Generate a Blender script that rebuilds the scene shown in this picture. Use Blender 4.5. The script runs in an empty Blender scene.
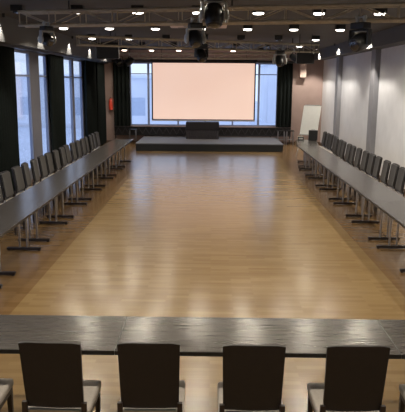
import bpy, bmesh, math, random
from mathutils import Vector, Matrix
random.seed(7)
C = bpy.context.scene.collection
PI = math.pi
def R(a): return math.radians(a)

# ------------------------------------------------------------------ materials
def nodes_mat(name):
    m = bpy.data.materials.new(name); m.use_nodes = True
    nt = m.node_tree; b = nt.nodes['Principled BSDF']
    return m, nt, b
def mat(name, col, rough=.5, metal=0, var=.12, scale=12, bump=0, spec=.5, sheen=0):
    m, nt, b = nodes_mat(name)
    tc = nt.nodes.new('ShaderNodeTexCoord'); n = nt.nodes.new('ShaderNodeTexNoise')
    n.inputs['Scale'].default_value = scale; n.inputs['Detail'].default_value = 4
    nt.links.new(tc.outputs['Object'], n.inputs['Vector'])
    r = nt.nodes.new('ShaderNodeValToRGB')
    r.color_ramp.elements[0].position = .3; r.color_ramp.elements[1].position = .7
    r.color_ramp.elements[0].color = tuple(c*(1-var) for c in col) + (1,)
    r.color_ramp.elements[1].color = tuple(min(1, c*(1+var)) for c in col) + (1,)
    nt.links.new(n.outputs['Fac'], r.inputs['Fac']); nt.links.new(r.outputs['Color'], b.inputs['Base Color'])
    b.inputs['Roughness'].default_value = rough; b.inputs['Metallic'].default_value = metal
    b.inputs['Specular IOR Level'].default_value = spec
    if sheen: b.inputs['Sheen Weight'].default_value = sheen
    if bump:
        bp = nt.nodes.new('ShaderNodeBump'); bp.inputs['Strength'].default_value = bump; bp.inputs['Distance'].default_value = .01
        nt.links.new(n.outputs['Fac'], bp.inputs['Height']); nt.links.new(bp.outputs['Normal'], b.inputs['Normal'])
    return m
def emis(name, col, s):
    m, nt, b = nodes_mat(name)
    b.inputs['Base Color'].default_value = tuple(c*.8 for c in col) + (1,)
    b.inputs['Roughness'].default_value = .6
    b.inputs['Emission Color'].default_value = tuple(col) + (1,)
    b.inputs['Emission Strength'].default_value = s
    return m

def floor_mat():
    m, nt, b = nodes_mat('parquet'); L = nt.links.new; N = nt.nodes.new
    tc = N('ShaderNodeTexCoord')
    br = N('ShaderNodeTexBrick'); br.inputs['Scale'].default_value = 1
    br.inputs['Brick Width'].default_value = .55; br.inputs['Row Height'].default_value = .075
    br.inputs['Mortar Size'].default_value = .0016; br.inputs['Mortar Smooth'].default_value = .4
    br.inputs['Color1'].default_value = (0, 0, 0, 1); br.inputs['Color2'].default_value = (1, 1, 1, 1)
    br.inputs['Mortar'].default_value = (.2, .2, .2, 1)
    L(tc.outputs['Object'], br.inputs['Vector'])
    mp = N('ShaderNodeMapping'); mp.inputs['Scale'].default_value = (1.5, 14, 1); L(tc.outputs['Object'], mp.inputs['Vector'])
    n = N('ShaderNodeTexNoise'); n.inputs['Scale'].default_value = 3; n.inputs['Detail'].default_value = 5; L(mp.outputs[0], n.inputs['Vector'])
    mx = N('ShaderNodeMixRGB'); mx.inputs['Fac'].default_value = .5; L(br.outputs['Color'], mx.inputs[1]); L(n.outputs['Fac'], mx.inputs[2])
    rin = N('ShaderNodeValToRGB'); rin.color_ramp.elements[0].position = .1; rin.color_ramp.elements[1].position = .85
    rin.color_ramp.elements[0].color = FL_A; rin.color_ramp.elements[1].color = FL_B
    L(mx.outputs[0], rin.inputs['Fac'])
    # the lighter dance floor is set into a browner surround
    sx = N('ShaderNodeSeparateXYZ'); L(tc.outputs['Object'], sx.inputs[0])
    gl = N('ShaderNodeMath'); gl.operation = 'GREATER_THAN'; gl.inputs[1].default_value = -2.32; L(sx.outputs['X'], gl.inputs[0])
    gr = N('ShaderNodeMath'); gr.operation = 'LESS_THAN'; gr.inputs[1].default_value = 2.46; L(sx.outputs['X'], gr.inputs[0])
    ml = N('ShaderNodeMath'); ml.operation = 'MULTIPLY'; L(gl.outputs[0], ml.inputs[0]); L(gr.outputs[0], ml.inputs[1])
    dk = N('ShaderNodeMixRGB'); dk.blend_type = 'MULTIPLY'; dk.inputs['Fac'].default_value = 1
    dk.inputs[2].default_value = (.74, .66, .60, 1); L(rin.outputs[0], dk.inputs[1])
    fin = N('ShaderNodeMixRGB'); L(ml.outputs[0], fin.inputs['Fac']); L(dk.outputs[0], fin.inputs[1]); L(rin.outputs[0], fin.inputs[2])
    L(fin.outputs[0], b.inputs['Base Color'])
    rr = N('ShaderNodeMapRange'); rr.inputs['To Min'].default_value = .19; rr.inputs['To Max'].default_value = .26
    L(mx.outputs[0], rr.inputs['Value']); L(rr.outputs[0], b.inputs['Roughness'])
    bp = N('ShaderNodeBump'); bp.inputs['Strength'].default_value = .3; bp.inputs['Distance'].default_value = .002
    L(mx.outputs[0], bp.inputs['Height']); L(bp.outputs[0], b.inputs['Normal'])
    return m
def grain_mat(name, c1, c2, rough, axis_scale=(1.2, 30, 6), spec=.5):
    m, nt, b = nodes_mat(name); L = nt.links.new; N = nt.nodes.new
    tc = N('ShaderNodeTexCoord'); mp = N('ShaderNodeMapping'); mp.inputs['Scale'].default_value = axis_scale
    L(tc.outputs['Object'], mp.inputs[0]); n = N('ShaderNodeTexNoise'); n.inputs['Scale'].default_value = 2.2
    n.inputs['Detail'].default_value = 6; n.inputs['Distortion'].default_value = .4; L(mp.outputs[0], n.inputs['Vector'])
    r = N('ShaderNodeValToRGB'); r.color_ramp.elements[0].position = .35; r.color_ramp.elements[1].position = .65
    r.color_ramp.elements[0].color = c1 + (1,); r.color_ramp.elements[1].color = c2 + (1,)
    L(n.outputs['Fac'], r.inputs[0]); L(r.outputs[0], b.inputs['Base Color'])
    mr = N('ShaderNodeMapRange'); mr.inputs['To Min'].default_value = rough-.05; mr.inputs['To Max'].default_value = rough+.06
    L(n.outputs['Fac'], mr.inputs[0]); L(mr.outputs[0], b.inputs['Roughness'])
    b.inputs['Specular IOR Level'].default_value = spec
    return m
def glass_mat():
    m = bpy.data.materials.new('window_glass'); m.use_nodes = True; nt = m.node_tree; nt.nodes.clear()
    o = nt.nodes.new('ShaderNodeOutputMaterial'); t = nt.nodes.new('ShaderNodeBsdfTransparent'); g = nt.nodes.new('ShaderNodeBsdfGlossy')
    t.inputs[0].default_value = (.93, .95, .97, 1); g.inputs['Roughness'].default_value = .05
    lw = nt.nodes.new('ShaderNodeLayerWeight'); lw.inputs['Blend'].default_value = .2
    mx = nt.nodes.new('ShaderNodeMixShader'); mu = nt.nodes.new('ShaderNodeMath'); mu.operation = 'MULTIPLY'; mu.inputs[1].default_value = .3; nt.links.new(lw.outputs['Fresnel'], mu.inputs[0]); nt.links.new(mu.outputs[0], mx.inputs[0])
    nt.links.new(t.outputs[0], mx.inputs[1]); nt.links.new(g.outputs[0], mx.inputs[2]); nt.links.new(mx.outputs[0], o.inputs[0])
    return m

FL_A = (.215, .134, .056, 1); FL_B = (.290, .194, .086, 1)
M = dict(
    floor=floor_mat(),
    ceiling=mat('dark_ceiling_paint', (.066, .057, .048), .85, var=.1, scale=2),
    wall=mat('grey_wall_paint', (.68, .68, .70), .8, var=.04, scale=3),
    pilaster=mat('dark_grey_pilaster_paint', (.27, .27, .29), .7, var=.05, scale=3),
    bulkhead=mat('dark_grey_bulkhead_paint', (.10, .098, .095), .8, var=.05, scale=3),
    darkwall=mat('slate_wall_paint', (.15, .15, .18), .8, var=.05, scale=3),
    pinkwall=mat('rose_beige_wall_paint', (.36, .265, .235), .8, var=.05, scale=3),
    skirting=mat('brown_skirting', (.10, .06, .04), .5),
    frame=mat('blue_grey_window_frame', (.20, .24, .36), .45, var=.06),
    glass=glass_mat(),
    rail=mat('black_rail', (.012, .012, .014), .5),
    curtain=mat('black_green_curtain', (.006, .009, .008), .9, var=.3, scale=40, spec=.2),
    table=grain_mat('dark_table_laminate', (.050, .043, .038), (.070, .062, .055), .24),
    edge=mat('black_edge_band', (.010, .009, .008), .4),
    chrome=mat('brushed_grey_metal', (.42, .42, .43), .32, 1, .05, 30),
    foot=mat('dark_metal_foot', (.03, .022, .02), .4, .4),
    shell=mat('dark_brown_back_shell', (.009, .006, .006), .5, var=.15, scale=20, bump=.1),
    wood=mat('dark_stained_wood', (.020, .012, .010), .4, var=.2, scale=30),
    pad=mat('grey_brown_back_fabric', (.055, .052, .051), .75, var=.12, scale=80, bump=.2),
    seat=mat('pale_grey_seat_fabric', (.45, .41, .37), .85, var=.07, scale=90, bump=.25),
    stage=mat('charcoal_stage_carpet', (.13, .13, .14), .8, var=.12, scale=30),
    stagefront=mat('black_stage_skirt', (.012, .012, .012), .7),
    cloth=mat('black_table_cloth', (.012, .012, .013), .85, var=.3, scale=30),
    lattice=mat('black_metal_lattice', (.05, .047, .05), .5, .2),
    truss=mat('bronze_grey_truss_metal', (.42, .36, .27), .45, .15, .15, 10),
    black=mat('black_plastic', (.010, .010, .011), .42),
    grey=mat('pale_grey_plastic', (.42, .43, .42), .35, var=.08),
    lens=mat('dark_glass_lens', (.02, .02, .03), .08, spec=.8),
    lamp=emis('lit_lamp_lens', (1, .93, .84), 9),
    warmlamp=emis('lit_warm_lamp_lens', (1, .80, .66), 9),
    screen=None,
    border=mat('black_screen_border', (.012, .012, .012), .7),
    casing=mat('white_screen_casing', (.6, .52, .38), .5),
    white=mat('white_board_sheet', (.90, .91, .86), .45, var=.02),
    red=mat('red_enamel', (.62, .06, .03), .35),
    cream=mat('cream_plastic', (.55, .42, .36), .5),
    box=mat('cream_cardboard', (.62, .54, .42), .8),
    ext=mat('pale_render_facade', (.78, .80, .84), .9, var=.05, scale=.5),
    extwin=mat('facade_window_glass', (.50, .56, .66), .3),
    snow=mat('snowy_ground', (.78, .82, .88), .9, var=.05, scale=.3),
)
def screen_mat():
    m, nt, b = nodes_mat('projection_screen_fabric'); L = nt.links.new; N = nt.nodes.new
    b.inputs['Base Color'].default_value = (.5, .45, .42, 1); b.inputs['Roughness'].default_value = .8
    tc = N('ShaderNodeTexCoord'); n = N('ShaderNodeTexNoise'); n.inputs['Scale'].default_value = .6
    L(tc.outputs['Object'], n.inputs['Vector']); r = N('ShaderNodeValToRGB')
    r.color_ramp.elements[0].color = (.86, .56, .44, 1); r.color_ramp.elements[1].color = (.90, .64, .52, 1)
    L(n.outputs['Fac'], r.inputs[0]); L(r.outputs[0], b.inputs['Emission Color']); b.inputs['Emission Strength'].default_value = .9
    return m
M['screen'] = screen_mat()

# ------------------------------------------------------------------ mesh helpers
def xf(bm, verts, mtx): bmesh.ops.transform(bm, matrix=mtx, verts=verts)
def box(bm, x0, x1, y0, y1, z0, z1, bev=0, mtx=None, seg=2):
    r = bmesh.ops.create_cube(bm, size=1); vs = r['verts']
    xf(bm, vs, Matrix.Translation(((x0+x1)/2, (y0+y1)/2, (z0+z1)/2)) @ Matrix.Diagonal((x1-x0, y1-y0, z1-z0, 1)))
    if bev:
        es = list({e for v in vs for e in v.link_edges})
        r = bmesh.ops.bevel(bm, geom=es, offset=bev, segments=seg, affect='EDGES', profile=.6)
        vs = [v for v in r['verts']]
        vs = list({v for f in r['faces'] for v in f.verts} | set(vs))
        allv = set(vs); stack = list(vs)
        while stack:
            v = stack.pop()
            for e in v.link_edges:
                w = e.other_vert(v)
                if w not in allv: allv.add(w); stack.append(w)
        vs = list(allv)
    if mtx is not None: xf(bm, vs, mtx)
    return vs
def cyl(bm, p, q, r, seg=12, r2=None):
    p, q = Vector(p), Vector(q); d = q-p
    mt = Matrix.Translation((p+q)/2) @ d.to_track_quat('Z', 'Y').to_matrix().to_4x4()
    return bmesh.ops.create_cone(bm, cap_ends=True, segments=seg, radius1=r, radius2=r if r2 is None else r2, depth=d.length, matrix=mt)['verts']
def lathe(bm, prof, seg=20, mtx=None):
    rings = []
    for r, z in prof:
        rings.append([bm.verts.new((r*math.cos(2*PI*k/seg), r*math.sin(2*PI*k/seg), z)) for k in range(seg)])
    for a, b in zip(rings, rings[1:]):
        for k in range(seg): bm.faces.new((a[k], a[(k+1) % seg], b[(k+1) % seg], b[k]))
    bm.faces.new(rings[0][::-1]); bm.faces.new(rings[-1])
    vs = [v for r in rings for v in r]
    if mtx is not None: xf(bm, vs, mtx)
    return vs
def prism(bm, pts, depth_vec):
    """closed polygon pts (3D) swept by depth_vec"""
    d = Vector(depth_vec); a = [bm.verts.new(p) for p in pts]; b = [bm.verts.new(Vector(p)+d) for p in pts]
    bm.faces.new(a[::-1]); bm.faces.new(b)
    for k in range(len(a)): bm.faces.new((a[k], a[(k+1) % len(a)], b[(k+1) % len(a)], b[k]))
    return a+b
def obj(name, bm, m, parent=None, smooth=False):
    bmesh.ops.recalc_face_normals(bm, faces=bm.faces[:])
    me = bpy.data.meshes.new(name); bm.to_mesh(me); bm.free()
    if smooth:
        for p in me.polygons: p.use_smooth = True
        try: me.set_sharp_from_angle(angle=R(40))
        except Exception: pass
    me.materials.append(m if not isinstance(m, str) else M[m])
    o = bpy.data.objects.new(name, me); C.objects.link(o)
    if parent: o.parent = parent
    return o
def mk(): return bmesh.new()
def tag(o, label, cat, group=None):
    o['label'] = label; o['category'] = cat
    if group: o['group'] = group
    return o
def thing(name, label, cat, loc=(0, 0, 0), rz=0, group=None):
    o = bpy.data.objects.new(name, None); C.objects.link(o); o.location = loc; o.rotation_euler = (0, 0, rz)
    o.empty_display_size = .1
    return tag(o, label, cat, group)
def struct(name, bm, m, parent=None):
    o = obj(name, bm, m, parent)
    if not parent: o['kind'] = 'structure'
    return o
def dup(root, loc, rz, label):
    def cp(o, parent):
        c = o.copy(); C.objects.link(c); c.parent = parent
        for ch in o.children: cp(ch, c)
        return c
    r = cp(root, None); r.location = loc; r.rotation_euler = (0, 0, rz); r['label'] = label
    return r
ORD = ['first', 'second', 'third', 'fourth', 'fifth', 'sixth', 'seventh', 'eighth', 'ninth', 'tenth', 'eleventh', 'twelfth',
       'thirteenth', 'fourteenth', 'fifteenth', 'sixteenth', 'seventeenth', 'eighteenth', 'nineteenth']

# ------------------------------------------------------------------ room
XL, XR, YB, YF, ZC = -4.75, 4.78, 26.6, -3.2, 3.98
WT = .3
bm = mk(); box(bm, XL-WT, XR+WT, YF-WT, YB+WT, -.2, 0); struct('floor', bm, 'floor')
bm = mk(); box(bm, XL-WT, XR+WT, YF-WT, YB+WT, ZC, ZC+.2); struct('ceiling', bm, 'ceiling')

WH = 3.38   # window head, left wall
left_wins = [(4.9, 8.0), (9.5, 12.6), (14.3, 15.95), (16.75, 17.55), (18.95, 20.72), (20.95, 22.3)]
bm = mk()
y = YF-WT
WL = .10
for a, b in left_wins:
    box(bm, XL-WL, XL, y, a, 0, ZC); box(bm, XL-WL, XL, a, b, 0, .35); box(bm, XL-WL, XL, a, b, WH, ZC); y = b
box(bm, XL-WL, XL, y, YB+WT, 0, ZC)
struct('wall_left', bm, 'darkwall')
bm = mk(); box(bm, XR, XR+WT, YF-WT, YB+WT, 0, ZC); struct('wall_right', bm, 'wall')
bm = mk(); box(bm, XL, XR, YF-WT, YF, 0, ZC); struct('wall_front', bm, 'wall')
BW0, BW1, BZ0, BZ1 = -3.62, 2.86, .74, 3.47
bm = mk(); box(bm, XL, BW0, YB, YB+WT, 0, ZC); box(bm, BW1, XR, YB, YB+WT, 0, ZC)
box(bm, BW0, BW1, YB, YB+WT, 0, BZ0); box(bm, BW0, BW1, YB, YB+WT, BZ1, ZC); struct('wall_back', bm, 'pinkwall')

# windows
n = 0
for a, b in left_wins:
    n += 1; bm = mk(); x0, x1 = XL-.08, XL-.01; t = .05
    box(bm, x0, x1, a, a+t, .35, WH); box(bm, x0, x1, b-t, b, .35, WH)
    box(bm, x0, x1, a+t, b-t, .35, .35+t); box(bm, x0, x1, a+t, b-t, WH-t, WH); box(bm, x0, x1, a+t, b-t, 2.75, 2.8)
    if b-a > 2.2: box(bm, x0, x1, (a+b)/2-.03, (a+b)/2+.03, .35+t, WH-t)
    w = struct('window_%d' % n, bm, 'frame')
    bm = mk(); box(bm, x0+.03, x0+.04, a+t, b-t, .35+t, WH-t); struct('window_pane', bm, 'glass', w)
n += 1; bm = mk(); y0, y1 = YB+.1, YB+.2; t = .06
box(bm, BW0, BW0+t, y0, y1, BZ0, BZ1); box(bm, BW1-t, BW1, y0, y1, BZ0, BZ1)
box(bm, BW0+t, BW1-t, y0, y1, BZ0, BZ0+t); box(bm, BW0+t, BW1-t, y0, y1, BZ1-t, BZ1)
for xm, wd in ((-2.80, .09), (-1.5, .07), (-.3, .07), (.9, .07), (2.03, .09)): box(bm, xm-wd/2, xm+wd/2, y0, y1, BZ0+t, BZ1-t)
for zz in (2.98,): box(bm, BW0+t, BW1-t, y0+.02, y1-.02, zz-.02, zz+.02)
w = struct('window_%d' % n, bm, 'frame')
bm = mk(); box(bm, BW0+t, BW1-t, y0+.04, y0+.05, BZ0+t, BZ1-t); struct('window_pane', bm, 'glass', w)

# trims: pilasters, ledges, skirting
n = 0
for yy in (7.6, 12.7, 17.65, 22.7):
    n += 1; bm = mk(); box(bm, XR-.15, XR, yy, yy+.45, 0, 3.6); struct('trim_%d' % n, bm, 'pilaster')
n += 1; bm = mk(); box(bm, XR-.43, XR, YF, YB, 3.60, ZC); struct('trim_%d' % n, bm, 'bulkhead')
n += 1; bm = mk(); box(bm, XL, XL+.40, YF, YB, 3.44, ZC); struct('trim_%d' % n, bm, 'bulkhead')
n += 1; bm = mk(); box(bm, XL+.02, XL+.24, YF, YB, 3.385, 3.44, .01); struct('trim_%d' % n, bm, 'rail')
n += 1; bm = mk(); box(bm, XL+.41, XR-.44, YB-.16, YB, 3.47, 3.55, .01); struct('trim_%d' % n, bm, 'rail')
bm = mk(); box(bm, XR-.02, XR, YF, YB-.02, 0, .09); struct('baseboard_right', bm, 'skirting')
bm = mk(); box(bm, XL, XL+.02, YF, YB-.02, 0, .09); struct('baseboard_left', bm, 'skirting')
bm = mk(); box(bm, XL+.02, XR-.02, YB-.02, YB, 0, .09); struct('baseboard_back', bm, 'skirting')

# outside
bm = mk(); box(bm, -90, 90, -40, 120, -1.2, -1.0); o = struct('snowy_ground', bm, 'snow')
def building(x0, x1, y0, y1, h, lab, axis):
    t = thing('building', lab, 'building', ((x0+x1)/2, (y0+y1)/2, -1))
    hx, hy = (x1-x0)/2, (y1-y0)/2
    bm = mk(); box(bm, -hx, hx, -hy, hy, 0, h); obj('facade', bm, 'ext', t)
    bm = mk(); box(bm, -hx-.2, hx+.2, -hy-.2, hy+.2, h, h+.25); obj('roof', bm, 'snow', t)
    z = 1
    while z+1.6 < h:
        L_ = hx if axis == 'x' else hy; q = -L_+.8
        while q+1.5 < L_:
            bm = mk()
            if axis == 'x': box(bm, q, q+1.5, -hy-.03, -hy+.05, z, z+1.4)
            else: box(bm, hx-.05, hx+.03, q, q+1.5, z, z+1.4)
            obj('window', bm, 'extwin', t); q += 4.2
        z += 3.2
building(-16, 3, 48, 56, 3.9, 'low pale building seen through the back window left of the screen', 'x')
building(5, 22, 55, 64, 5.2, 'taller pale building seen through the back window right of the screen', 'x')

# ------------------------------------------------------------------ curtains
def curtain(name_lab, axis, a, b, off, z0, z1, seed, mat_='curtain', inward=1):
    rnd = random.Random(seed); npl = max(3, int((b-a)/.16)); nn = npl*8; bm = mk(); rows = []
    zs = [z0, z0+(z1-z0)*.33, z0+(z1-z0)*.66, z1]
    ph = rnd.random()*6
    for side in (0, 1):
        for z in zs:
            row = []
            for k in range(nn+1):
                u = k/nn; s = a+(b-a)*u
                d = off + .05*math.sin(2*PI*npl*u+ph) + .012*math.sin(9*u+z*1.3+seed) - side*.012
                flare = 1 + .03*(z1-z)/(z1-z0)
                s = (a+b)/2+(s-(a+b)/2)*flare
                row.append(bm.verts.new((d, s, z) if axis == 'y' else (s, d, z)))
            rows.append(row)
    A, B = rows[:4], rows[4:]
    for G in (A, B):
        for r0, r1 in zip(G, G[1:]):
            for k in range(nn): bm.faces.new((r0[k], r0[k+1], r1[k+1], r1[k]))
    for k in range(nn):
        bm.faces.new((A[0][k], A[0][k+1], B[0][k+1], B[0][k])); bm.faces.new((A[3][k], A[3][k+1], B[3][k+1], B[3][k]))
    for j in range(3):
        bm.faces.new((A[j][0], A[j+1][0], B[j+1][0], B[j][0])); bm.faces.new((A[j][nn], A[j+1][nn], B[j+1][nn], B[j][nn]))
    return tag(obj('curtain', bm, mat_, smooth=True), name_lab, 'curtain')
LC = XL+.11
curtain('black floor-length curtain on the left wall, nearest the camera', 'y', 11.9, 14.25, LC, .03, 3.385, 1)
curtain('black floor-length curtain on the left wall between the two window openings', 'y', 17.5, 19.0, LC, .03, 3.385, 2)
curtain('wide black curtain on the left wall, beyond the farthest left window', 'y', 22.25, 24.1, LC, .03, 3.385, 3)
curtain('black curtain at the far end of the left wall beside the pink wall', 'y', 24.35, 26.1, LC, .03, 3.385, 4)
curtain('black curtain on the back wall left of the window', 'x', -4.28, -3.58, YB-.10, .73, 3.46, 5)
curtain('black curtain on the back wall right of the window', 'x', 2.80, 3.44, YB-.10, .73, 3.46, 6)

# ------------------------------------------------------------------ tables
def make_table(L, D, inset=.27):
    """long axis along local X, centre at origin"""
    t = thing('conference_table', '', 'table')
    bm = mk(); box(bm, -L/2+.003, L/2-.003, -D/2+.004, D/2-.004, .712, .74, .003); obj('tabletop', bm, 'table', t)
    bm = mk()
    for s in (-1, 1):
        box(bm, -L/2+.002, L/2-.002, min(s*D/2, s*(D/2-.004)), max(s*D/2, s*(D/2-.004)), .706, .738)
        box(bm, min(s*(L/2-.001), s*(L/2-.003)), max(s*(L/2-.001), s*(L/2-.003)), -D/2+.004, D/2-.004, .706, .738)
    obj('edge_band', bm, 'edge', t)
    for s in (-1, 1):
        x = s*(L/2-inset)
        lg = None
        bm = mk()
        for q in (-.06, .06): cyl(bm, (x, q, .05), (x, q, .69), .018, 12)
        lg = obj('leg', bm, 'chrome', t, True)
        bm = mk(); box(bm, x-.03, x+.03, -.27, .27, .012, .052, .012)
        for q in (-.24, .24): cyl(bm, (x, q, 0), (x, q, .014), .022, 10)
        obj('foot', bm, 'foot', lg)
        bm = mk(); box(bm, x-.03, x+.03, -.25, .25, .684, .712, .004); obj('bracket', bm, 'foot', lg)
    bm = mk(); box(bm, -L/2+.24, L/2-.24, -.015, .015, .655, .695); obj('crossbar', bm, 'foot', t)
    return t
GT = 'conference tables in the two side rows'
tl = None
for k in range(8):
    lab = 'dark conference table in the left row, %s counting from the stage' % ORD[7-k]
    if k == 7: lab = 'dark conference table at the stage end of the left row'
    loc = (-2.98, 5.86+1.8*k+.9, 0)
    if tl is None: tl = make_table(1.8, .66); tl.location = loc; tl.rotation_euler = (0, 0, PI/2); tl['label'] = lab; tl['group'] = GT
    else: dup(tl, loc, PI/2, lab)
for k in range(8):
    lab = 'dark conference table in the right row, %s counting from the flip chart' % ORD[7-k]
    a = PI/2
    loc = (2.98, 6.2+1.8*k+.9, 0)
    if k == 7: a = PI/2-R(7); loc = (3.12, 18.83+.92, 0); lab = 'slightly turned conference table at the flip chart end of the right row'
    dup(tl, loc, a, lab)
tf = None
for x0, lab in ((-.69, 'middle dark conference table across the foreground behind the chairs'), (-2.76, 'dark conference table at the left end of the foreground row'),
                (1.38, 'dark conference table at the right end of the foreground row')):
    loc = (x0+1.035, 4.36, 0)
    if tf is None: tf = make_table(2.07, .66, .37); tf.location = loc; tf['label'] = lab; tf['group'] = 'conference tables across the foreground'
    else: dup(tf, loc, 0, lab)

# ------------------------------------------------------------------ chairs: origin under seat, faces +Y (back at -Y)
def make_chair():
    t = thing('conference_chair', '', 'chair')
    tilt = R(8)
    bm = mk(); # backrest shell, tapered, slightly curved
    def panel(bm, w0, w1, z0, z1, y0, th, curve, nx=8, nz=6):
        g = {}
        for s in (0, 1):
            for i in range(nx+1):
                for j in range(nz+1):
                    u = i/nx*2-1; v = j/nz; w = w0+(w1-w0)*v
                    z = z0+(z1-z0)*v - (.012*abs(u)**6 if j == nz else 0)
                    yy = y0-(z-z0)*math.tan(tilt) + curve*u*u + s*th
                    g[s, i, j] = bm.verts.new((u*w/2, yy, z))
        for i in range(nx):
            for j in range(nz):
                bm.faces.new((g[0, i, j], g[0, i+1, j], g[0, i+1, j+1], g[0, i, j+1]))
                bm.faces.new((g[1, i, j], g[1, i, j+1], g[1, i+1, j+1], g[1, i+1, j]))
        for i in range(nx):
            for j in (0, nz): bm.faces.new((g[0, i, j], g[0, i+1, j], g[1, i+1, j], g[1, i, j]))
        for j in range(nz):
            for i in (0, nx): bm.faces.new((g[0, i, j], g[0, i, j+1], g[1, i, j+1], g[1, i, j]))
    panel(bm, .385, .405, .505, 1.00, -.195, .022, .012)
    br = obj('backrest', bm, 'shell', t, True)
    bm = mk(); panel(bm, .35, .37, .55, .985, -.172, .022, .012); obj('back_cushion', bm, 'pad', br, True)
    bm = mk(); box(bm, -.175, .175, -.208, -.18, .475, .495, .004); obj('back_rail', bm, 'chrome', t)
    bm = mk(); box(bm, -.225, .225, -.19, .245, .425, .485, .022, seg=3)
    sv = obj('seat', bm, 'seat', t, True)
    bm = mk(); box(bm, -.215, .215, -.20, .235, .385, .425, .004); obj('seat_frame', bm, 'wood', t)
    for sx in (-1, 1):
        bm = mk(); x = sx*.20
        vs = box(bm, x-.018, x+.018, .19, .226, 0, .39); 
        for v in vs:
            if v.co.z < .1: v.co.x = x+(v.co.x-x)*.7; v.co.y = .208+(v.co.y-.208)*.7
        obj('leg', bm, 'wood', t)
        bm = mk(); pts = [(-.215, .39), (-.18, .39), (-.235, 0), (-.262, 0)]
        prism(bm, [(x-.017, a, b) for a, b in pts], (.034, 0, 0))
        pts = [(-.21, .39), (-.182, .39), (-.185, .55), (-.212, .55)]
        prism(bm, [(x-.017, a, b) for a, b in pts], (.034, 0, 0))
        obj('leg', bm, 'wood', t)
    return t
ch = make_chair()
fore = [(-1.68, 'pale-seated chair cut off at the left edge of the foreground row'), (-1.03, 'foreground dark-backed chair, leftmost of the four whole backs'),
        (-.40, 'foreground dark-backed chair, second of the four whole backs from the left'),
        (.285, 'foreground dark-backed chair, third of the four whole backs from the left'),
        (.95, 'foreground dark-backed chair, rightmost of the four whole backs'), (1.62, 'pale-seated chair cut off at the right edge of the foreground row')]
for i, (x, lab) in enumerate(fore):
    loc = (x, 3.85+random.uniform(-.01, .01), 0); rz = [0, R(-1.5), R(1), R(0), R(1.5), 0][i]
    if i == 0: ch.location = loc; ch['label'] = lab; ch['group'] = 'chairs along the foreground table'
    else: dup(ch, loc, rz, lab)
left_y = [5.86+1.8*k+o for k in range(2, 8) for o in (.32, .9, 1.48)][1:]
n = len(left_y)
for i, yy in enumerate(left_y):
    e = 'nearest the stage' if i == n-1 else '%s counting from the stage' % ORD[n-1-i]
    c = dup(ch, (-3.60+random.uniform(-.02, .02), yy+random.uniform(-.03, .03), 0), -PI/2+R(random.uniform(-4, 4)),
            'dark chair with grey-brown back in the left row, ' + e)
    c['group'] = 'chairs along the left row of tables'
right_y = [6.2+1.8*k+o for k in range(3, 8) for o in (.34, .92, 1.46)][0:] + [20.85, 21.4]
right_y = [y_ if y_ < 18.7 else y_+.03 for y_ in right_y][:16]
n = len(right_y)
for i, yy in enumerate(right_y):
    e = 'nearest the flip chart' if i == n-1 else '%s counting from the flip chart' % ORD[n-1-i]
    xx = 3.60 + (.10 if yy > 18.8 else 0)
    c = dup(ch, (xx+random.uniform(-.02, .02), yy+random.uniform(-.03, .03), 0), PI/2+R(random.uniform(-4, 4)),
            'dark chair with grey-brown back in the right row, ' + e)
    c['group'] = 'chairs along the right row of tables'

# ------------------------------------------------------------------ stage
t = thing('stage', 'low charcoal carpeted stage with black front under the screen', 'stage', (-.12, 23.3, 0))
bm = mk(); box(bm, -2.86, 2.90, 0, 3.04, .26, .30, .006); obj('stage_deck', bm, 'stage', t)
bm = mk(); box(bm, -2.84, 2.88, .02, 3.04, 0, .26); obj('stage_skirt', bm, 'stagefront', t)
# skirted table on the stage
t = thing('skirted_table', 'small table with black pleated skirt on the stage below the screen', 'table', (-.40, 25.55, .30))
bm = mk(); box(bm, -.69, .69, -.3, .3, .66, .70, .01)
box(bm, -.695, .695, -.305, .305, .36, .665, .01); obj('tablecloth', bm, 'cloth', t)
bm = mk(); pts = []
per = [(-.68, -.29), (.68, -.29), (.68, .29), (-.68, .29)]
npt = []
for a, b in zip(per, per[1:]+per[:1]):
    L_ = math.dist(a, b); k = int(L_/.02); nx_, ny_ = (b[1]-a[1])/L_, -(b[0]-a[0])/L_
    for j in range(k):
        u = j/k; o_ = .012*math.sin(2*PI*j/4+PI/4); npt.append((a[0]+(b[0]-a[0])*u+nx_*o_, a[1]+(b[1]-a[1])*u+ny_*o_, .005))
prism(bm, npt, (0, 0, .40)); obj('skirt', bm, M['lattice'], t)
# low lattice along back wall
t = thing('lattice_rail', 'low black lattice heater guard along the back wall under the window', 'heater guard', (-.38, YB-.22, 0))
bm = mk(); x0, x1 = -3.9, 3.82; zb, zt = .34, .72
box(bm, x0, x1, -.03, .03, zt-.04, zt); obj('top_rail', bm, 'rail', t)
bm = mk(); box(bm, x0, x1, -.03, .03, zb, zb+.04); obj('bottom_rail', bm, 'rail', t)
bm = mk(); box(bm, x0, x1, .035, .06, zb, zt-.01); obj('back_sheet', bm, 'black', t)
bm = mk(); x = x0+.02; w = .15
while x+2*w < x1:
    for (a, b) in ((x, x+w), (x+2*w, x+w)):
        d = .02*(1 if b > a else -1)
        prism(bm, [(a, -.015, zb+.05), (a+.03, -.015, zb+.05), (b+.015, -.015, zt-.05), (b-.015, -.015, zt-.05)], (0, .03, 0))
    x += 2*w
obj('lattice', bm, M['lattice'], t)
bm = mk()
for x in (x0+.05, x1-.05, -2.9+.38, 2.55+.38): box(bm, x-.02, x+.02, -.02, .02, 0 if abs(x) > 3.3 else .302, zb)
obj('post', bm, 'rail', t)
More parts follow.
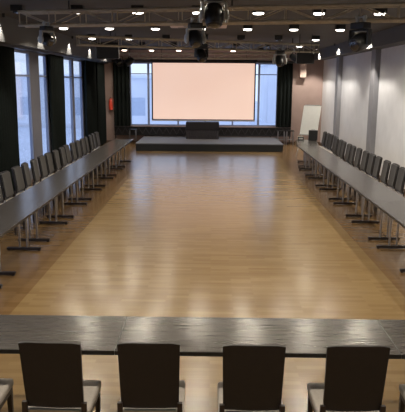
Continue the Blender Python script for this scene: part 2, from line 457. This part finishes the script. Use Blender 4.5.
# upright black bars at the foot of the curtains
def barstand(x, lab):
    t = thing('stacking_stool', lab, 'stool', (x, 26.0, 0))
    bm = mk(); box(bm, -.17, .17, -.15, .15, .60, .635, .01); obj('seat', bm, 'black', t)
    for sx in (-1, 1):
        for sy in (-1, 1):
            bm = mk(); cyl(bm, (sx*.15, sy*.13, 0), (sx*.13, sy*.11, .6), .014, 8); obj('leg', bm, 'chrome', t)
    bm = mk()
    for sy in (-1, 1): cyl(bm, (-.135, sy*.12, .25), (.135, sy*.12, .25), .008, 8)
    obj('stretcher', bm, 'chrome', t)
barstand(2.98, 'black stool at the foot of the right back curtain, left of two')
barstand(3.36, 'black stool at the foot of the right back curtain, right of two')
barstand(-3.42, 'black stool at the foot of the left back curtain')

# projection screen
t = thing('projection_screen', 'large peach-lit projection screen with black border hanging above the stage', 'screen', (-.34, 23.35, 0))
sw, z0, z1 = 1.985, 1.18, 3.38
bm = mk(); box(bm, -sw+.05, sw-.05, -.004, .004, z0+.06, z1-.03); obj('screen_sheet', bm, 'screen', t)
bm = mk(); box(bm, -sw, -sw+.05, -.006, .006, z0, z1); box(bm, sw-.05, sw, -.006, .006, z0, z1)
box(bm, -sw+.05, sw-.05, -.006, .006, z0+.035, z0+.06); box(bm, -sw+.05, sw-.05, -.006, .006, z1-.03, z1); obj('border', bm, 'border', t)
bm = mk(); cyl(bm, (-sw, 0, z0+.01), (sw, 0, z0+.01), .022, 12); obj('bottom_bar', bm, 'casing', t, True)
bm = mk(); box(bm, -sw-.05, sw+.05, -.06, .06, z1, z1+.10, .02); obj('roller_housing', bm, 'border', t)
for s in (-1.6, 1.6):
    bm = mk(); cyl(bm, (s, 0, z1+.09), (s, 0, ZC), .008, 8); obj('hanger', bm, 'black', t)

# ------------------------------------------------------------------ flip chart
t = thing('flip_chart', 'white flip chart board on a leaning easel by the right wall', 'flip chart', (3.50, 21.95, 0), R(-38))
lean = Matrix.Translation((0, 0, .80)) @ Matrix.Rotation(R(-13), 4, 'X')
bm = mk(); box(bm, -.35, .35, -.012, .012, 0, 1.06, .006, lean); obj('board', bm, 'white', t)
bm = mk(); box(bm, -.36, .36, -.05, -.012, -.03, 0, .004, lean); obj('pen_tray', bm, 'grey', t)
bm = mk(); box(bm, -.30, .30, -.02, .0, 1.06, 1.09, .004, lean); obj('clamp_bar', bm, 'grey', t)
for a, b in (((-.28, .02, .82), (-.34, -.22, 0)), ((.28, .02, .82), (.34, -.22, 0)), ((0, .24, 1.75), (0, .62, 0))):
    bm = mk(); cyl(bm, a, b, .014, 10); obj('leg', bm, 'chrome', t)
# things on the last right table
t = thing('equipment_case', 'black equipment case standing on the far end of the right table row', 'case', (3.42, 20.42, .74), R(-7))
bm = mk(); box(bm, -.15, .15, -.09, .09, 0, .34, .012); obj('body', bm, 'black', t)
bm = mk(); cyl(bm, (-.05, 0, .365), (.05, 0, .365), .008, 8); cyl(bm, (-.05, 0, .335), (-.05, 0, .368), .006, 8); cyl(bm, (.05, 0, .335), (.05, 0, .368), .006, 8)
obj('handle', bm, 'grey', t)
t = thing('desk_box', 'small dark box beside the black equipment case on the far right table', 'box', (3.02, 20.48, .74), R(-10))
bm = mk(); box(bm, -.10, .10, -.06, .06, 0, .11, .006); obj('body', bm, 'black', t)
bm = mk(); box(bm, -.07, .07, -.064, -.06, .03, .08); obj('front_panel', bm, 'grey', t)
# boxes on the floor
def carton(x, y, z, w, d, h, lab, rz):
    t = thing('carton', lab, 'box', (x, y, z), rz, 'cartons by the back wall')
    bm = mk(); box(bm, -w/2, w/2, -d/2, d/2, 0, h, .004); obj('body', bm, 'box', t)
    bm = mk(); box(bm, -w/2-.001, w/2+.001, -.02, .02, h-.002, h+.002); obj('tape', bm, 'cream', t)
carton(3.86, 26.3, 0, .36, .30, .16, 'pale flat carton on the floor against the pink back wall', R(8))
carton(3.84, 26.3, .162, .22, .2, .2, 'smaller pale carton stacked on the flat carton by the back wall', R(-12))
# fire extinguisher
t = thing('fire_extinguisher', 'red fire extinguisher hung on the pink wall left of the back curtain', 'fire extinguisher', (-4.44, YB-.1, 1.42))
bm = mk(); lathe(bm, [(.06, 0), (.078, .02), (.078, .38), (.06, .44), (.03, .47), (.03, .50)]); obj('cylinder', bm, 'red', t, True)
bm = mk(); box(bm, -.015, .015, -.09, .02, .50, .525, .004); box(bm, -.012, .012, -.10, .02, .545, .56, .004, ); cyl(bm, (0, 0, .49), (0, 0, .55), .014); obj('valve', bm, 'black', t)
bm = mk()
pp = [(.02, -.02, .52), (.10, -.03, .48), (.12, -.03, .34), (.10, -.03, .16)]
for a, b in zip(pp, pp[1:]): cyl(bm, a, b, .011, 8)
cyl(bm, (.10, -.03, .16), (.095, -.03, .06), .014, 8, .022); obj('hose', bm, M['red'], t)
bm = mk(); box(bm, -.05, .05, .07, .10, .15, .36); obj('wall_bracket', bm, 'black', t)
# wall box speaker, right
t = thing('wall_speaker', 'pale upright speaker cabinet high on the pink wall right of the back curtain', 'loudspeaker', (3.87, YB-.2, 2.86))
bm = mk(); box(bm, -.14, .14, -.12, .12, 0, .6, .03); obj('cabinet', bm, 'cream', t)
bm = mk(); box(bm, -.12, .12, -.126, -.118, .04, .56, .003); obj('grille', bm, 'cream', t)
bm = mk(); box(bm, -.04, .04, .12, .20, .25, .35); obj('bracket', bm, 'black', t)

# ------------------------------------------------------------------ ceiling downlights
GL = 'surface-mounted ceiling downlights'
def make_lamp(lens):
    t = thing('ceiling_downlight', '', 'ceiling light', group=GL)
    bm = mk(); box(bm, -.11, .11, -.09, .09, -.11, 0, .008); obj('housing', bm, 'black', t)
    bm = mk(); lathe(bm, [(.035, -.142), (.075, -.136), (.085, -.12), (.085, -.108)], 16, Matrix.Diagonal((1.15, .9, 1, 1))); obj('lens', bm, lens, t, True)
    return t
protoN = None; protoW = None; protoD = None
rows = [1.3, 4.6, 7.95, 11.25, 14.65, 18.05, 21.4, 24.6]
cols = [-3.52+1.083*k for k in range(7)]
spotdata = bpy.data.lights.new('downlight_beam', 'SPOT'); spotdata.energy = 58; spotdata.color = (1, .89, .72)
spotdata.spot_size = R(152); spotdata.spot_blend = .3; spotdata.shadow_soft_size = .055
nr = len(rows)
unlit = {(3, 0), (5, 4), (5, 5), (5, 3), (7, 3), (7, 5), (6, 0), (6, 2), (6, 3), (6, 4), (6, 5), (6, 1)}  # far-right lamps hidden from view are switched on only to brighten the flip chart
for i, ry in enumerate(rows):
    for j, cx in enumerate(cols):
        rn = 'row nearest the screen' if i == nr-1 else '%s row counting from the screen' % ORD[nr-1-i]
        cn = 'nearest the left wall' if j == 0 else '%s counting from the left wall' % ORD[j]
        off = (i, j) in unlit
        lab = 'black ceiling downlight, %s%s, %s' % ('unlit, ' if off else 'lit, ', rn, cn)
        loc = (cx, ry, ZC)
        if off:
            if protoD is None: protoD = make_lamp('lens'); protoD.location = loc; protoD['label'] = lab
            else: dup(protoD, loc, 0, lab)
            continue
        if i == nr-1:
            if protoW is None: protoW = make_lamp('warmlamp'); protoW.location = loc; protoW['label'] = lab; r_ = protoW
            else: r_ = dup(protoW, loc, 0, lab)
        elif protoN is None: protoN = make_lamp('lamp'); protoN.location = loc; protoN['label'] = lab; r_ = protoN
        else: r_ = dup(protoN, loc, 0, lab)
for o in list(C.objects):
    if o.name.startswith('ceiling_downlight') and not o['label'].startswith('black ceiling downlight, unlit'):
        l = bpy.data.objects.new('beam', spotdata); C.objects.link(l); l.parent = o; l.location = (0, 0, -.19)
# wall washers
wash = bpy.data.lights.new('washer_beam', 'SPOT'); wash.energy = 110; wash.color = (1, .93, .82); wash.spot_size = R(84); wash.spot_blend = .35; wash.shadow_soft_size = .02
bm0 = None
def washer(x, y, side, lab, data=wash):
    t = thing('wall_washer', lab, 'ceiling light', (x, y, ZC), 0, 'wall washers beside the side walls')
    bm = mk(); lathe(bm, [(.03, 0), (.03, -.075), (.027, -.075), (.027, -.03)], 16); obj('housing', bm, 'black', t)
    bm = mk(); cyl(bm, (0, 0, -.04), (0, 0, -.03), .024, 14); obj('lens', bm, 'lamp', t)
    l = bpy.data.objects.new('beam', data); C.objects.link(l); l.parent = t; l.location = (0, 0, -.08)
for k, yy in enumerate((9.5, 12.6, 15.6, 18.7, 21.8, 24.9)):
    washer(XL+.40+.11, yy, -1, 'small wall washer above the left windows, %s from the camera' % ORD[k])
wide = wash.copy(); wide.spot_size = R(112); wide.energy = 260
for k, yy in enumerate((9.6, 13.6, 17.3, 21.5, 25.3)):
    washer(XR-.43-.14, yy, 1, 'small wall washer above the right wall, %s from the camera' % ORD[k], wide)

# ceiling cassette
t = thing('ceiling_cassette', 'pale rectangular air cassette in the ceiling behind the hanging stage lights', 'air conditioner', (-.35, 14.9-.3, ZC))
bm = mk(); box(bm, -.68, .68, -.75, .75, -.035, 0, .01); obj('panel', bm, 'cream', t)
bm = mk(); box(bm, -.35, .35, -.4, .4, -.042, -.034); obj('grille', bm, 'pilaster', t)
for y0_ in (-.66, .58):
    bm = mk(); box(bm, -.5, .5, y0_, y0_+.07, -.040, -.034); obj('vent', bm, 'black', t)

# ------------------------------------------------------------------ trusses
def truss(p, q, z0, z1, w, lab, panel=.55):
    p, q = Vector(p), Vector(q); d = q-p; L_ = d.length
    t = thing('lighting_truss', lab, 'truss', (p.x, p.y, z0), math.atan2(d.y, d.x))
    h = z1-z0
    for yy in (-w/2, w/2):
        for zz in (0, h):
            bm = mk(); cyl(bm, (0, yy, zz), (L_, yy, zz), .024, 10); obj('chord', bm, 'truss', t, True)
    bm = mk(); n = max(2, int(L_/panel)); s = L_/n
    for k in range(n+1):
        x = min(max(k*s, .02), L_-.02)
        for yy in (-w/2, w/2): cyl(bm, (x, yy, 0), (x, yy, h), .010, 6)
        for zz in (0, h): cyl(bm, (x, -w/2, zz), (x, w/2, zz), .010, 6)
        if k < n:
            for yy in (-w/2, w/2):
                a, b = (0, h) if k % 2 else (h, 0); cyl(bm, (k*s, yy, a), ((k+1)*s, yy, b), .009, 6)
            cyl(bm, (k*s, -w/2, h), ((k+1)*s, w/2, h), .008, 6)
    obj('bracing', bm, 'truss', t)
    for f in (.12, .5, .88):
        bm = mk(); cyl(bm, (L_*f, 0, h), (L_*f, 0, ZC-z0), .012, 8); box(bm, L_*f-.02, L_*f+.02, -w/2, w/2, h-.01, h+.012); obj('hanger', bm, 'black', t)
    return t
EZ = 2.65
truss((-3.3, 10.75, 0), (3.9, 9.25, 0), EZ+.93, EZ+1.15, .24, 'bronze-grey lighting truss across the ceiling, nearest the camera in view')
truss((-3.55, 16.2, 0), (3.25, 19.4, 0), EZ+.93, EZ+1.15, .24, 'bronze-grey lighting truss hung slantwise across mid ceiling')
truss((-3.9, 23.0, 0), (2.9, 22.5, 0), EZ+.85, EZ+1.02, .24, 'bronze-grey lighting truss just in front of the screen top')
truss((-3.6, 7.9, 0), (3.6, 7.9, 0), EZ+1.08, EZ+1.27, .24, 'bronze-grey lighting truss above the top edge of the view')

# ------------------------------------------------------------------ stage lights
def moving_head(x, y, ztop, s, pan, tilt, lab, grey=True):
    t = thing('moving_head_light', lab, 'stage light', (x, y, ztop), pan, 'moving head stage lights')
    t.scale = (s, s, s)
    bm = mk(); cyl(bm, (-.07, 0, .03), (.07, 0, .03), .012, 8)
    for q in (-.07, .07):
        lathe(bm, [(.036, -.018), (.036, .018)], 14, Matrix.Translation((q, 0, .02)) @ Matrix.Rotation(PI/2, 4, 'Y')); box(bm, q-.018, q+.018, -.02, .02, -.06, .0)
    obj('clamp', bm, 'grey', t)
    bm = mk(); box(bm, -.13, .13, -.10, .10, -.15, -.05, .02); obj('base', bm, 'black', t)
    yk = mk(); box(yk, -.15, .15, -.045, .045, -.185, -.155, .01)
    for q in (-1, 1):
        box(yk, min(q*.15, q*.185), max(q*.15, q*.185), -.055, .055, -.40, -.155, .014)
    y_ = obj('yoke', yk, 'grey' if grey else 'black', t, True)
    hm = Matrix.Translation((0, 0, -.35)) @ Matrix.Rotation(tilt, 4, 'X')
    bm = mk(); lathe(bm, [(.05, -.17), (.10, -.155), (.132, -.10), (.138, 0), (.130, .08), (.10, .14), (.05, .16)], 22, hm)
    h = obj('head', bm, 'black', t, True)
    bm = mk(); lathe(bm, [(.105, .118), (.118, .128), (.095, .150)], 22, hm); obj('lens_ring', bm, 'rail', h, True)
    bm = mk(); lathe(bm, [(.088, .150), (.06, .166), (.02, .172)], 20, hm); obj('lens', bm, 'lens', h, True)
    if grey:
        for q in (-1, 1):
            bm = mk(); lathe(bm, [(.10, -.012), (.09, .012), (.05, .02)], 18, Matrix.Translation((q*.190, 0, -.35)) @ Matrix.Rotation(q*PI/2, 4, 'Y'))
            obj('side_cap', bm, 'grey', t, True)
    return t
def par_can(x, y, ztop, s, pan, tilt, lab):
    t = thing('par_can_light', lab, 'stage light', (x, y, ztop), pan, 'par can stage lights'); t.scale = (s, s, s)
    bm = mk(); cyl(bm, (0, 0, -.08), (0, 0, .02), .012, 8); lathe(bm, [(.03, -.015), (.03, .015)], 12, Matrix.Rotation(PI/2, 4, 'Y')); obj('clamp', bm, 'grey', t)
    bm = mk(); box(bm, -.13, .13, -.012, .012, -.09, -.08)
    for q in (-1, 1): box(bm, min(q*.12, q*.13), max(q*.12, q*.13), -.012, .012, -.26, -.08)
    obj('bracket', bm, 'black', t)
    hm = Matrix.Translation((0, 0, -.25)) @ Matrix.Rotation(tilt, 4, 'X')
    bm = mk(); lathe(bm, [(.05, -.16), (.09, -.13), (.115, -.02), (.115, .14), (.105, .14), (.10, .02)], 20, hm); b = obj('can', bm, 'black', t, True)
    bm = mk(); lathe(bm, [(.098, .02), (.06, .035), (.02, .04)], 18, hm); obj('lens', bm, 'grey', b, True)
    return t
B1, B2, B3 = EZ+.93, EZ+.93, EZ+.87
def ty1(x): return 10.75+(x+3.3)*(-1.5/7.2)
def ty2(x): return 16.2+(x+3.55)*(3.2/6.8)
OFF = .27
moving_head(.01, 7.9-OFF, EZ+1.09, .86, R(8), R(165), 'large moving head with pale side caps hanging top centre, nearest the camera')
moving_head(-2.93, 7.9-OFF, EZ+1.09, .86, R(60), R(150), 'moving head cut off at the top left corner')
moving_head(-.28, ty1(-.28)-OFF, B1+.02, .80, R(20), R(150), 'moving head hanging below the nearest truss, left of centre')
moving_head(-2.78, ty1(-2.78)-OFF, B1, .72, R(55), R(120), 'moving head under the left end of the nearest truss')
moving_head(2.20, ty1(2.20)-OFF, B1, .95, R(-50), R(110), 'big black moving head under the right part of the nearest truss', grey=False)
moving_head(-.32, ty2(-.32)-OFF-.05, B2+.18, 1.1, R(35), R(145), 'black moving head on the slanted middle truss in front of the screen top', grey=False)
par_can(-3.45, 22.65, B3+.12, 1.1, R(30), R(130), 'black par can under the left end of the far truss, left of the window')
par_can(-3.06, 22.65, B3+.12, 1.1, R(-70), R(120), 'black par can beside another, overlapping the left window top')
moving_head(2.0, ty2(2.0)-OFF-.1, B2+.05, 1.0, R(10), R(150), 'moving head on the right part of the slanted middle truss')
par_can(2.42, ty2(2.42)-OFF-.3, B2+.02, .9, R(60), R(120), 'par can between the moving head and the hanging black speaker at right')
def hung_speaker(x, y, zt, w, d, h, lab, rz):
    t = thing('hanging_speaker', lab, 'loudspeaker', (x, y, zt-h), rz)
    bm = mk(); box(bm, -w/2, w/2, -d/2, d/2, 0, h, .015); obj('cabinet', bm, 'black', t)
    bm = mk(); box(bm, -w/2+.03, w/2-.03, -d/2-.01, -d/2, .03, h-.03, .003); obj('grille', bm, 'rail', t)
    for s in (-1, 1):
        bm = mk(); cyl(bm, (s*w*.35, 0, h-.01), (s*w*.35, 0, ZC-(zt-h)), .008, 6); obj('hanger', bm, 'black', t)
hung_speaker(-2.97, 17.5, 3.72, .62, .4, .44, 'black box speaker hung from the ceiling at left', R(6))
hung_speaker(2.60, 17.4, 3.47, .48, .35, .30, 'black box speaker hung from the ceiling at right', R(-6))

# ------------------------------------------------------------------ world
w = bpy.data.worlds.new('overcast_sky'); bpy.context.scene.world = w; w.use_nodes = True
nt = w.node_tree; bg = nt.nodes['Background']
tc = nt.nodes.new('ShaderNodeTexCoord'); sx = nt.nodes.new('ShaderNodeSeparateXYZ'); nt.links.new(tc.outputs['Generated'], sx.inputs[0])
cr = nt.nodes.new('ShaderNodeValToRGB'); cr.color_ramp.elements[0].position = .0; cr.color_ramp.elements[1].position = .5
cr.color_ramp.elements[0].color = (.68, .79, 1, 1); cr.color_ramp.elements[1].color = (.52, .65, 1, 1)
nt.links.new(sx.outputs['Z'], cr.inputs[0]); nt.links.new(cr.outputs[0], bg.inputs[0]); bg.inputs['Strength'].default_value = 1.45

# window portals steer daylight sampling
def portal(loc, rot, sx_, sy_):
    l = bpy.data.lights.new('window_portal', 'AREA'); l.shape = 'RECTANGLE'; l.size = sx_; l.size_y = sy_; l.cycles.is_portal = True
    o = bpy.data.objects.new('window_portal', l); C.objects.link(o); o.location = loc; o.rotation_euler = rot
for a, b in left_wins: portal((XL-.14, (a+b)/2, (.35+WH)/2), (0, R(-90), 0), WH-.35, b-a)
portal(((BW0+BW1)/2, YB+.25, (BZ0+BZ1)/2), (R(-90), 0, 0), BW1-BW0, BZ1-BZ0)

# ------------------------------------------------------------------ camera
cam = bpy.data.cameras.new('camera'); co = bpy.data.objects.new('camera', cam); C.objects.link(co)
cam.sensor_fit = 'HORIZONTAL'; cam.sensor_width = 36; cam.lens = 36*600/405
co.matrix_world = Matrix.Translation((0, 0, EZ)) @ Matrix.Rotation(R(.85), 4, 'Z') @ Matrix.Rotation(R(90-11.68), 4, 'X') @ Matrix.Rotation(R(.4), 4, 'Z')
S = bpy.context.scene; S.camera = co
S.view_settings.view_transform = 'Standard'; S.view_settings.look = 'None'; S.view_settings.gamma = 1; S.view_settings.exposure = 0
S.view_settings.use_curve_mapping = False
